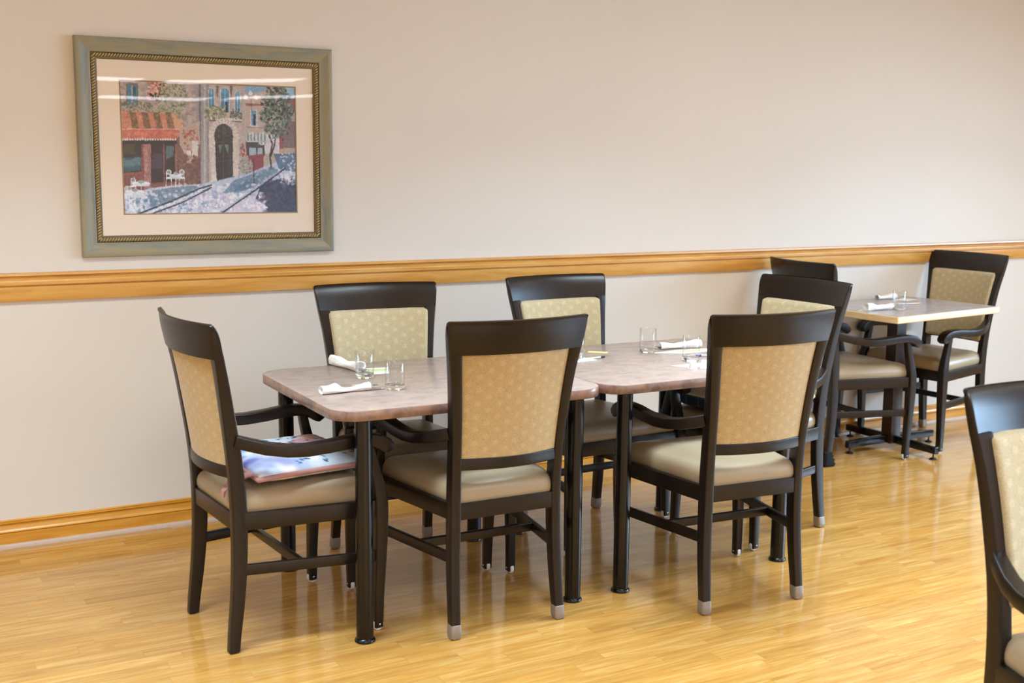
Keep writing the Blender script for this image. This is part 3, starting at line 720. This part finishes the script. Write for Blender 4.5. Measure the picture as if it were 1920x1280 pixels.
def cutl(kind, parent, x, y, z, rz, tilt=0, sc=1.0):
    # local: handle at -x, head at +x
    bm = nb()
    loft(bm, [[(xx, yy*wd/2, .0012+zz+hh) for yy, hh in ((-1, 0), (1, 0), (1, .0016), (-1, .0016))] for xx, wd, zz in ((-.10, .012, 0), (-.07, .014, .001), (-.02, .006, .004), (0, .006, .004))])
    if kind == 'fork':
        loft(bm, [[(xx, yy*wd/2, .0012+zz+hh) for yy, hh in ((-1, 0), (1, 0), (1, .0016), (-1, .0016))] for xx, wd, zz in ((0, .006, .004), (.012, .02, .001), (.03, .022, 0))])
        for q in (-.0085, -.0028, .0028, .0085):
            loft(bm, [[(xx, q+yy*wd/2, .0012+zz+hh) for yy, hh in ((-1, 0), (1, 0), (1, .0014), (-1, .0014))] for xx, wd, zz in ((.03, .003, 0), (.055, .0028, .002), (.07, .001, .006))])
    elif kind == 'spoon':
        for ri in range(1):
            G = [[bm.verts.new((.022+.03*rr*math.cos(a), .018*rr*math.sin(a), .0015+.006*rr*rr)) for a in [2*PI*j/20 for j in range(20)]] for rr in (.25, .5, .75, 1)]
            bm.faces.new(G[0][::-1])
            for g0, g1 in zip(G, G[1:]):
                for j in range(20): bm.faces.new((g0[j], g1[j], g1[(j+1) % 20], g0[(j+1) % 20]))
    else:
        loft(bm, [[(xx, yy*wd/2+.003, .0012+hh) for yy, hh in ((-1, 0), (1, 0), (1, .0014), (-1, .0014))] for xx, wd in ((0, .008), (.02, .017), (.07, .018), (.095, .006))])
    o = obj(kind, bm, MAT['steel'], parent, ang=50); o.location = (x, y, z); o.rotation_euler = (0, tilt, rz)
    return o
NG = 'rolled napkins on the long table'
tN, a, L = roll(1.545, 4.150, 1.580, 3.965, ZT, .0185, .0215, 'white rolled napkin pointing at the rear tumbler on the left table half', NG, .85, 4)
cutl('spoon', tN, L+.0, 0, .004, 0, 0)
tN, a, L = roll(1.308, 3.628, 1.480, 3.636, ZT, .019, .018, 'white rolled napkin with fork tines showing, nearest the table corner', NG, .62, 7, .32)
cutl('fork', tN, L-.03, .012, .012, .15, .12); cutl('knife', tN, L-.04, -.01, .003, -.05)
roll(2.37, 4.03, 2.482, 3.968, ZT, .019, .018, 'white rolled napkin behind the middle tumbler, mostly hidden by the near armchair top', NG, .85, 21)
tN, a, L = roll(2.885, 3.935, 3.07, 3.905, ZT, .0185, .020, 'cream rolled napkin with an open end on the right half of the long table', NG, .72, 11)
cutl('spoon', tN, .03, 0, .004, PI, 0, .8)
tN, a, L = roll(4.475, 4.362, 4.640, 4.352, Z3, .021, .019, 'white rolled napkin at the near edge of the small pedestal table', 'rolled napkins on the small table', .8, 13)
cutl('knife', tN, L-.02, .012, .014, .2)
tN, a, L = roll(4.915, 4.715, 5.04, 4.700, Z3, .020, .022, 'white rolled napkin at the wall side of the small pedestal table', 'rolled napkins on the small table', .62, 17)
cutl('fork', tN, .02, 0, .008, PI)
# paper place cards / leaflets
def sheet(name, pts, z, mat, label, cat, band=None, th=.0008):
    cx = sum(p[0] for p in pts)/len(pts); cy = sum(p[1] for p in pts)/len(pts)
    t = empty(name, (cx, cy, z)); tag(t, label, cat)
    bm = nb(); loft(bm, [[(x-cx, y-cy, zz) for x, y in pts] for zz in (.0002, th)]); obj('page', bm, mat, t, smooth=False)
    if band:
        bm = nb(); loft(bm, [[(x-cx, y-cy, zz) for x, y in band] for zz in (th+.0001, th+.0004)]); obj('printed_band', bm, MAT['green'], t, smooth=False)
    return t
sheet('leaflet', [(1.575, 3.905), (1.660, 3.890), (1.700, 4.010), (1.615, 4.025)], ZT, MAT['paper'], 'white leaflet with pale green print behind the left tumblers', 'leaflet', [(1.590, 3.95), (1.675, 3.935), (1.690, 3.985), (1.605, 4.0)])
sheet('leaflet', [(2.800, 3.865), (2.90, 3.805), (3.085, 3.80), (3.12, 3.855), (2.95, 3.885)], ZT, MAT['paper'], 'white leaflet with a green stripe in front of the open rolled napkin', 'leaflet', [(2.89, 3.865), (2.915, 3.825), (3.01, 3.825), (3.04, 3.865)])
sheet('note_paper', [(2.685, 3.585), (2.72, 3.52), (2.86, 3.52), (2.86, 3.585)], ZT, MAT['paper'], 'small white note sheet behind the creamer cups', 'paper')
t = sheet('paper_stack', [(2.325, 3.80), (2.50, 3.815), (2.47, 3.925), (2.315, 3.91)], ZT, MAT['paper'], 'stack of white sheets under the middle tumbler', 'papers', th=.002)
sheet('sugar_packet', [(2.565, 3.985), (2.625, 3.935), (2.645, 3.955), (2.585, 4.005)], ZT, MAT['yellow'], 'pale yellow paper packet lying right of the middle tumbler', 'packet', th=.0025)
def cup(x, y, label):
    t = empty('creamer_cup', (x, y, ZT)); tag(t, label, 'creamer', 'creamer cups on the long table')
    bm = nb(); lathe(bm, [(.0155, .0003), (.0178, .0005), (.0178, .0016), (.0148, .002), (.0145, .006), (.0115, .029), (.0105, .0305), (.004, .031)], n=24); obj('cup_body', bm, MAT['plastic'], t, ang=40)
cup(2.721, 3.500, 'white upturned creamer cup, left of the two by the near armchair'); cup(2.765, 3.488, 'white upturned creamer cup, right one touching the armchair outline')
def pen(x, y, z, rz, cap, body, label):
    t = empty('ballpoint_pen', (x, y, z+.0045), rz); tag(t, label, 'pen')
    def tube(a, b, ra, rb):
        bm = nb(); loft(bm, [[(xx, rr*math.cos(2*PI*i/12), rr*math.sin(2*PI*i/12)) for i in range(12)] for xx, rr in ((a, ra), (b, rb))]); return bm
    obj('barrel', tube(-.11, 0, .004, .004), body, t); obj('pen_tip', tube(0, .022, .0043, .0036), cap, t)
pen(2.535, 3.845, ZT, math.radians(8), MAT['rubber'], MAT['penclear'], 'clear pen with dark tip pointing right beside the middle tumbler')
pen(2.925, 3.712, ZT, math.radians(160), MAT['bluepen'], MAT['penclear'], 'blue-capped pen beside the tumbler near the creamer cups')
pen(4.94, 4.46, Z3, math.radians(-15), MAT['oak'], MAT['penclear'], 'thin pencil behind the tumbler on the small table')
sheet('leaflet', [(5.02, 4.60), (5.13, 4.62), (5.10, 4.70), (4.99, 4.66)], Z3, MAT['paper'], 'white leaflet beside the rear napkin on the small table', 'leaflet', [(5.06, 4.625), (5.12, 4.635), (5.105, 4.66), (5.045, 4.645)])
sheet('napkin_sheet', [(4.44, 4.385), (4.49, 4.345), (4.53, 4.36), (4.50, 4.41)], Z3, MAT['paper'], 'white paper corner sticking out left of the near napkin on the small table', 'paper')

# ------------------------------------------------------------------ framed picture
FX0, FX1, FZ0, FZ1 = .781, 1.805, 1.118, 1.956
fr = empty('framed_picture', ((FX0+FX1)/2, YB-.001, FZ0)); tag(fr, 'large street cafe print in a weathered grey-green frame on the wall', 'picture')
ox, oz = (FX0+FX1)/2, FZ0; hw, hh = (FX1-FX0)/2, (FZ1-FZ0)
PROF = [(0, 0), (0, .022), (.003, .027), (.010, .0285), (.020, .026), (.034, .021), (.046, .0185), (.053, .0185), (.056, .0165), (.056, .008), (.056, 0)]   # (inset from outer edge, depth)
def corner(ins, k):
    return [(-hw+ins, ins), (hw-ins, ins), (hw-ins, hh-ins), (-hw+ins, hh-ins)][k]
def frame_sides(prof, mat, name, uvs=True):
    bm = nb(); uv = bm.loops.layers.uv.new('UVMap')
    for k in range(4):
        k2 = (k+1) % 4; A, B = [], []
        for ins, dp in prof:
            a, b = corner(ins, k), corner(ins, k2)
            A.append((bm.verts.new((a[0], -dp, a[1])), ins)); B.append((bm.verts.new((b[0], -dp, b[1])), ins))
        for i in range(len(prof)-1):
            fc = bm.faces.new((A[i][0], B[i][0], B[i+1][0], A[i+1][0]))
            for lp in fc.loops:
                co = lp.vert.co; q = co.x if k % 2 == 0 else co.z
                ins = next(x[1] for x in A+B if x[0] is lp.vert)
                lp[uv].uv = (q+k*3.7, ins+k*.37)
    return obj(name, bm, mat, fr, ang=30)
frame_sides(PROF, MAT['frame'], 'frame')
frame_sides([(.056, .008), (.058, .011), (.074, .011), (.079, .0095), (.082, .0052)], MAT['lip'], 'inner_lip')
bm = nb(); r0 = .0032
def bead(c, along, across):
    g = bmesh.ops.create_uvsphere(bm, u_segments=6, v_segments=4, radius=1)
    ax = (along*.62+across*.8).normalized(); ay = Vector((0, -1, 0)); az = ax.cross(ay)
    for v in g['verts']:
        p = v.co.copy(); v.co = c+ax*p.x*.0112+az*p.y*.0040+ay*p.z*.0055
for k in range(4):
    a = Vector((corner(.066, k)[0], 0, corner(.066, k)[1])); b = Vector((corner(.066, (k+1) % 4)[0], 0, corner(.066, (k+1) % 4)[1]))
    L = (b-a).length; n = int(L/.0108); al = (b-a).normalized(); acr = al.cross(Vector((0, 1, 0)))
    for i in range(n): bead(a+al*(L*(i+.5)/n)+Vector((0, -.0125, 0)), al, acr if k % 2 == 0 else -acr)
o = obj('rope_bead', bm, MAT['rope'], fr, ang=80, recalc=False)
bm = nb(); box(bm, -hw+.01, hw-.01, -.003, 0, .01, hh-.01); obj('backing', bm, MAT['backing'], fr, smooth=False)
# mat board with opening, fillet, print
ax0, ax1, az0, az1 = .943-ox, 1.652-ox, 1.280-oz, 1.800-oz
def ringrect(bm, o_, i_, y0, y1):
    (a, b, c, d), (e, f_, g, h) = o_, i_
    for q in ((a, b, c, g), (a, b, h, d), (a, e, g, h), (f_, b, g, h)): box(bm, q[0], q[1], y0, y1, q[2], q[3])
bm = nb(); ringrect(bm, (-hw+.06, hw-.06, .06, hh-.06), (ax0, ax1, az0, az1), -.0050, -.0036); obj('mat_board', bm, MAT['mat'], fr, smooth=False)
bm = nb(); ringrect(bm, (ax0, ax1, az0, az1), (ax0+.005, ax1-.005, az0+.005, az1-.005), -.0056, -.0034); obj('fillet', bm, MAT['fillet'], fr, smooth=False)
# the print: painted strokes on a fine grid
PW, PH = 372, 274
img = canvas(PW, PH, (176, 166, 156)); rng = np.random.default_rng(11)
SRC = [(345, 305), (1270, 338), (1277, 1000), (372, 1005)]; DST = [(0, 0), (PW-1, 0), (PW-1, PH-1), (0, PH-1)]
A_ = []; b_ = []
for (x, y), (X_, Y_) in zip(SRC, DST):
    A_ += [[x, y, 1, 0, 0, 0, -X_*x, -X_*y], [0, 0, 0, x, y, 1, -Y_*x, -Y_*y]]; b_ += [X_, Y_]
HM = np.append(np.linalg.solve(np.array(A_, float), np.array(b_, float)), 1).reshape(3, 3)
def m(p): q = HM@np.array([p[0], p[1], 1.0]); return (q[0]/q[2], q[1]/q[2])
SC = PW/925
def PL(pts, col, al=1.0): poly(img, [m(p) for p in pts], col, al)
def RC(x0, y0, x1, y1, col, al=1.0): PL([(x0, y0), (x1, y0), (x1, y1), (x0, y1)], col, al)
def LN(pts, w, col, al=1.0):
    for a, b in zip(pts, pts[1:]): line(img, m(a), m(b), max(w*SC, .8), col, al)
def EL(x, y, rx, ry, col, al=1.0, ang=0, soft=0): c = m((x, y)); ell(img, c[0], c[1], max(rx*SC, .6), max(ry*SC, .6), col, al, ang, soft)
def DAB(x0, y0, x1, y1, n, cols, r0, r1, al=.85, mask=None):
    for _ in range(n):
        x, y = rng.uniform(x0, x1), rng.uniform(y0, y1)
        if mask and not mask(x, y): continue
        EL(x, y, rng.uniform(r0, r1), rng.uniform(r0, r1)*.7, cols[rng.integers(len(cols))], al, rng.random()*3)
inel = lambda cx, cy, rx, ry: (lambda x, y: ((x-cx)/rx)**2+((y-cy)/ry)**2 < 1)
# walls
RC(345, 300, 800, 870, (184, 172, 164)); DAB(345, 300, 780, 560, 500, [(150, 132, 122), (186, 166, 150), (128, 112, 108), (176, 160, 156)], 6, 20, .35)
RC(1000, 300, 1280, 700, (178, 158, 148))
RC(1000, 330, 1110, 375, (120, 166, 196)); RC(1195, 330, 1280, 420, (140, 184, 214)); PL([(1060, 372), (1110, 360), (1110, 420), (1000, 430), (1000, 410)], (196, 176, 158))
PL([(1005, 425), (1110, 432), (1110, 445), (1005, 440)], (150, 96, 88)); PL([(1190, 405), (1280, 400), (1280, 440), (1190, 440)], (150, 96, 92)); RC(1195, 440, 1280, 660, (120, 104, 112)); RC(1245, 470, 1270, 520, (170, 160, 160))
RC(1180, 600, 1205, 665, (150, 84, 92)); RC(1105, 590, 1182, 690, (206, 200, 206))
# centre building
RC(745, 300, 830, 870, (150, 148, 152)); RC(760, 300, 772, 860, (110, 110, 118)); RC(786, 300, 796, 860, (180, 176, 176)); RC(806, 330, 816, 860, (124, 120, 124))
RC(812, 300, 1005, 860, (180, 166, 160)); DAB(812, 330, 1005, 640, 160, [(196, 182, 172), (160, 146, 142), (206, 178, 160)], 5, 16, .35)
for x0, y0, x1, y1 in ((813, 362, 840, 452), (876, 362, 918, 475), (951, 378, 975, 475)):
    RC(x0-4, y0-2, x1+4, y1, (206, 196, 186)); EL((x0+x1)/2, y0+2, (x1-x0)/2+4, 20, (206, 196, 186)); RC(x0, y0, x1, y1, (66, 140, 176)); EL((x0+x1)/2, y0+2, (x1-x0)/2, 16, (80, 156, 190)); LN([((x0+x1)/2, y0-10), ((x0+x1)/2, y1)], 3, (190, 200, 206))
RC(898, 420, 912, 475, (30, 50, 80))
for x in (858, 930): PL([(x-8, 335), (x+8, 335), (x+2, 395), (x-4, 390)], (120, 104, 104))
LN([(925, 480), (985, 484)], 3, (60, 60, 66)); [LN([(x, 455), (x, 500)], 2, (64, 66, 74)) for x in range(925, 985, 7)]
PL([(800, 496), (985, 508), (985, 520), (808, 512)], (206, 200, 196)); PL([(808, 512), (985, 520), (985, 526), (815, 520)], (110, 104, 110))
DAB(790, 440, 900, 512, 170, [(120, 130, 96), (150, 152, 116), (84, 100, 84), (186, 176, 140)], 3, 8); DAB(925, 470, 985, 508, 60, [(70, 84, 80), (120, 126, 104)], 3, 6)
# arch
EL(890, 600, 80, 92, (206, 196, 184)); PL([(812, 600), (845, 600), (850, 840), (858, 860), (828, 868)], (204, 194, 184)); PL([(935, 600), (966, 600), (972, 800), (940, 818)], (200, 188, 178))
EL(890, 600, 50, 66, (40, 48, 54)); PL([(844, 600), (938, 600), (938, 815), (852, 845)], (30, 36, 44))
for a in np.linspace(.2, 2.95, 12): LN([(890+50*math.cos(a), 600-66*math.sin(a)), (890+78*math.cos(a), 600-90*math.sin(a))], 2, (140, 124, 116))
DAB(855, 545, 930, 620, 60, [(70, 84, 92), (52, 60, 60), (90, 100, 90)], 3, 7, .5)
LN([(848, 632), (938, 626)], 5, (70, 66, 66)); LN([(888, 540), (888, 830)], 4, (80, 70, 64)); LN([(850, 735), (936, 720)], 3, (66, 70, 74))
PL([(860, 645), (884, 645), (872, 690)], (84, 112, 112)); PL([(894, 642), (920, 642), (912, 690)], (96, 124, 124)); RC(912, 560, 938, 800, (50, 66, 76), .5)
PL([(826, 800), (850, 800), (858, 850), (832, 860)], (216, 208, 200)); PL([(945, 770), (968, 765), (972, 800), (948, 808)], (206, 196, 188)); LN([(852, 838), (945, 812)], 12, (74, 128, 148))
# right shop
RC(1000, 440, 1110, 600, (186, 168, 156)); RC(1030, 460, 1066, 548, (210, 204, 200)); RC(1035, 464, 1062, 544, (90, 150, 186)); RC(1046, 484, 1058, 544, (30, 44, 80)); LN([(1005, 550), (1110, 556)], 6, (150, 138, 134))
RC(1010, 600, 1105, 700, (60, 66, 76)); RC(1024, 660, 1060, 700, (150, 176, 190)); RC(1068, 660, 1094, 695, (150, 176, 190)); PL([(1018, 700), (1100, 690), (1098, 765), (1020, 800)], (142, 58, 76))
for cx in (1038, 1092):
    EL(cx, 612, 30, 34, (200, 204, 204)); [EL(cx+q*12, 612, 5, 32, (110, 136, 142)) for q in (-1.7, -.3, 1.2)]; RC(cx-32, 622, cx+32, 660, (60, 66, 76)) if cx == 1038 else None; LN([(cx-30, 626), (cx+28, 626)], 7, (170, 184, 184))
DAB(975, 640, 1004, 705, 50, [(176, 70, 84), (206, 120, 120), (90, 60, 66)], 3, 7)
DAB(965, 710, 1042, 795, 190, [(120, 140, 128), (90, 108, 106), (170, 150, 150), (150, 168, 150)], 3, 8, .85, inel(1004, 752, 38, 42))
# left: window, flowers, vine
RC(384, 325, 445, 445, (110, 96, 92)); RC(390, 335, 440, 440, (62, 128, 156)); RC(412, 335, 417, 440, (170, 176, 176)); RC(420, 340, 432, 400, (40, 92, 120))
DAB(495, 315, 590, 400, 110, [(206, 96, 84), (226, 150, 130), (190, 70, 70), (230, 206, 196)], 4, 9); DAB(500, 380, 590, 412, 16, [(30, 26, 30)], 5, 9); DAB(555, 315, 590, 385, 12, [(34, 28, 32)], 5, 9)
DAB(350, 420, 520, 480, 160, [(150, 150, 124), (120, 122, 104), (176, 168, 150), (96, 96, 88)], 4, 9, .7)
DAB(530, 330, 700, 505, 460, [(130, 140, 104), (160, 164, 128), (96, 108, 88), (184, 180, 150)], 4, 9, .8, lambda x, y: abs(x-(620-(y-420)*.1)) < 78-(y-330)*.12)
# awning
PL([(356, 470), (636, 482), (684, 562), (358, 562)], (208, 128, 98))
for x in (400, 462, 522, 585): PL([(x, 474), (x+32, 476), (x+52, 560), (x+16, 560)], (116, 96, 72))
PL([(640, 482), (684, 562), (640, 562), (610, 482)], (232, 180, 140), .5); DAB(360, 470, 680, 560, 120, [(236, 160, 110), (190, 96, 66), (140, 110, 84)], 4, 12, .3)
PL([(356, 562), (686, 562), (684, 612), (360, 616)], (206, 108, 88)); DAB(360, 565, 682, 612, 90, [(236, 140, 104), (186, 78, 62)], 4, 12, .35); LN([(358, 562), (686, 562)], 3, (244, 190, 150))
# shop front
PL([(360, 616), (680, 612), (640, 700), (640, 850), (520, 868), (372, 790)], (36, 28, 32)); [EL(366+i*13, 616, 5, 6, (216, 206, 200)) for i in range(25)]
RC(364, 650, 460, 790, (34, 36, 40)); RC(370, 640, 430, 690, (84, 74, 44), .7); PL([(364, 710), (460, 708), (458, 775), (366, 785)], (44, 84, 100))
for q in range(7): EL(375+q*14, 735+8*math.sin(q), 9, 22, (96, 138, 150), .6)
RC(462, 640, 472, 800, (130, 64, 60)); LN([(364, 795), (470, 788)], 12, (150, 80, 74)); PL([(472, 640), (512, 640), (514, 868), (478, 880)], (164, 110, 106)); DAB(475, 650, 510, 860, 60, [(196, 150, 146), (140, 84, 84)], 4, 10, .5)
PL([(366, 800), (475, 795), (480, 880), (372, 905)], (128, 66, 68)); RC(512, 640, 640, 840, (30, 26, 34)); PL([(512, 840), (640, 835), (640, 850), (516, 868)], (120, 70, 70))
LN([(578, 640), (580, 850)], 7, (140, 82, 72)); LN([(640, 640), (642, 850)], 8, (150, 92, 84)); PL([(590, 650), (632, 650), (628, 700), (590, 720)], (70, 104, 112)); PL([(520, 690), (570, 690), (570, 765), (520, 765)], (104, 92, 150), .35)  # last violet rectangle: faint room reflection in the glass, painted into the print
# brick part
PL([(645, 612), (700, 560), (765, 560), (768, 850), (645, 850)], (122, 86, 78)); PL([(660, 560), (765, 520), (765, 640), (690, 700), (660, 640)], (182, 160, 146)); DAB(680, 570, 760, 700, 70, [(176, 96, 80), (150, 76, 66), (200, 140, 120)], 5, 9, .8)
RC(698, 672, 720, 738, (214, 204, 198)); RC(724, 625, 756, 718, (206, 198, 194)); DAB(650, 700, 765, 850, 150, [(104, 66, 62), (140, 92, 84), (92, 60, 60)], 5, 14, .5)
# pavement and road
PL([(372, 1010), (372, 905), (520, 866), (765, 848), (1000, 800), (1110, 755), (1280, 690), (1280, 1010)], (178, 192, 214))
DAB(372, 850, 1280, 1005, 900, [(226, 230, 240), (140, 168, 200), (206, 200, 220), (110, 146, 180), (236, 236, 240)], 5, 15, .55, lambda x, y: y > 905-(x-372)*.19)
PL([(520, 880), (700, 850), (760, 862), (620, 940), (500, 965)], (70, 110, 140), .65); PL([(940, 830), (1110, 770), (1200, 770), (1010, 880), (880, 900)], (64, 116, 150), .7); PL([(960, 850), (1080, 800), (1060, 860), (940, 900)], (50, 96, 134), .5)
DAB(960, 770, 1210, 860, 90, [(150, 140, 180), (200, 210, 226), (90, 140, 170)], 4, 10, .5)
DAB(374, 880, 800, 1000, 160, [(236, 238, 242), (120, 160, 190), (60, 110, 150)], 5, 14, .6)
PL([(1080, 865), (1150, 830), (1280, 800), (1280, 1005), (1120, 1000), (1050, 940)], (38, 70, 108)); PL([(1150, 690), (1280, 690), (1280, 790), (1180, 770)], (50, 96, 140), .8)
DAB(1180, 690, 1280, 800, 60, [(220, 226, 240), (90, 130, 170)], 5, 12, .7); DAB(880, 900, 1110, 1000, 150, [(240, 240, 246), (196, 206, 226), (210, 200, 220)], 6, 16, .8); DAB(1190, 800, 1280, 850, 40, [(226, 230, 242)], 5, 12, .7)
DAB(1080, 830, 1280, 1000, 90, [(26, 52, 92), (60, 96, 130), (90, 70, 90)], 8, 18, .45); DAB(560, 890, 900, 1000, 240, [(240, 240, 248), (206, 206, 226), (170, 160, 200)], 5, 14, .7, lambda x, y: y > 1010-(x-505)*.45)
LN([(435, 1005), (620, 935), (765, 870), (828, 852)], 9, (30, 50, 78)); LN([(470, 1005), (640, 940), (790, 872)], 5, (220, 226, 236)); LN([(505, 1005), (680, 940), (828, 864)], 8, (34, 48, 74)); LN([(520, 870), (765, 850)], 3, (220, 214, 200))
LN([(870, 1005), (980, 930), (1100, 850), (1216, 764)], 9, (26, 44, 78)); LN([(860, 1000), (970, 925), (1092, 845), (1208, 762)], 4, (150, 186, 214))
# tree and lamp
for x in ([(1140, 765), (1132, 700), (1146, 640), (1128, 590)], [(1136, 705), (1156, 650), (1164, 590)]): LN(x, 9, (44, 52, 60))
EL(1140, 766, 20, 6, (60, 80, 100), .7)
DAB(1080, 340, 1262, 620, 900, [(58, 80, 80), (84, 108, 100), (110, 132, 118), (40, 58, 64), (130, 150, 140)], 4, 11, .85, lambda x, y: ((x-1170)/86)**2+((y-470)/142)**2 < 1+.35*math.sin(x*.09)*math.cos(y*.07))
LN([(1034, 400), (1036, 470)], 4, (44, 46, 56)); LN([(1046, 720), (1048, 850)], 6, (34, 42, 60)); EL(1046, 852, 14, 7, (190, 200, 214)); LN([(1006, 402), (1062, 404)], 3, (52, 54, 62))
for x, y in ((1032, 374), (1006, 394), (1061, 394)): EL(x, y, 11, 13, (220, 222, 220))
# cafe tables
def cafe(x, y, rr, h, chairs):
    EL(x, y, rr, rr*.26, (226, 232, 238)); PL([(x-rr, y), (x+rr, y), (x+rr*.9, y+h*.3), (x-rr*.9, y+h*.3)], (206, 216, 226), .9); LN([(x, y+h*.3), (x, y+h)], 4, (220, 226, 232))
    EL(x, y-10, rr*.35, 9, (140, 164, 160))
    for cx in chairs:
        for q in (-1, 1): LN([(cx+q*11, y-14), (cx+q*11, y+10)], 3, (226, 230, 236)); LN([(cx+q*12, y+12), (cx+q*15, y+h)], 3, (220, 226, 234))
        EL(cx, y-18, 13, 13, (224, 228, 234)); EL(cx, y-18, 9, 9, (110, 110, 120), .8); EL(cx, y+12, 16, 5, (230, 234, 240))
cafe(640, 803, 34, 60, (604, 672)); cafe(462, 845, 46, 40, (420,)); cafe(430, 888, 48, 90, (388, 400))
for _ in range(9000):
    x, y = rng.integers(0, PW), rng.integers(0, PH); c0 = img[y, x].copy()
    ell(img, x+rng.normal()*1.2, y+rng.normal()*1.2, rng.uniform(.8, 2.2), rng.uniform(.5, .95), np.clip(c0*(1+rng.normal()*.11)+rng.normal(size=3)*7, 8, 248), .55, rng.random()*3)
img += (vnoise(rng, PW, PH, 3)[..., None]-.5)*16+(rng.random((PH, PW, 1))-.5)*8
g_ = img.mean(2, keepdims=True); img = g_+(img-g_)*.84
img = np.clip((img-120)*1.12+124, 6, 250)*np.array([.97, 1.0, 1.05])*.92+12
bm = nb(); gw, gh = PW-1, PH-1
V = [[bm.verts.new((ax0+(ax1-ax0)*i/gw, -.0034, az1-(az1-az0)*j/gh)) for i in range(PW)] for j in range(PH)]
for j in range(gh):
    for i in range(gw): bm.faces.new((V[j][i], V[j][i+1], V[j+1][i+1], V[j+1][i]))
o = obj('printed_scene', bm, MAT['print'], fr, smooth=False, recalc=False)
o['label'] = 'colourful print of a sunny street with cafe awning, arched door and tree'
set_cols(o, PW, PH, img, lambda co: ((co[:, 0]-ax0)/(ax1-ax0), (co[:, 2]-az0)/(az1-az0)))
# faint lettering on the awning valance
fc = bpy.data.curves.new('awning_lettering', 'FONT'); fc.body = 'LE BIS'; fc.size = .019; fc.extrude = .0001
fo = bpy.data.objects.new('awning_lettering', fc); C.objects.link(fo); fo.parent = o; fo.rotation_euler = (PI/2, 0, 0)
fo.location = (ax0+.053, -.0037, az1-.210); fc.materials.append(simple('pale_lettering', (232, 150, 122), .6))
me = bpy.data.meshes.new_from_object(fo); loc = fo.location.copy(); bpy.data.objects.remove(fo)
fo = bpy.data.objects.new('awning_lettering', me); C.objects.link(fo); fo.parent = o; fo.rotation_euler = (PI/2, 0, 0); fo.location = loc
# picture glass, very slightly bowed
bm = nb(); nx, nz = 40, 24; gx0, gx1, gz0, gz1 = -hw+.070, hw-.070, .070, hh-.070
def bow(uu, zz):
    return .0045*max(0, (uu-.42)/.58)**.9*(zz-(gz0+gz1)/2) if uu > .42 else 0
for side in (0, 1):
    V = [[bm.verts.new((gx0+(gx1-gx0)*i/nx, -.0078-.0008*side-bow(i/nx, gz0+(gz1-gz0)*j/nz), gz0+(gz1-gz0)*j/nz)) for i in range(nx+1)] for j in range(nz+1)]
    for j in range(nz):
        for i in range(nx): bm.faces.new((V[j][i], V[j][i+1], V[j+1][i+1], V[j+1][i]))
    break
obj('glass', bm, MAT['pane'], fr, ang=80)
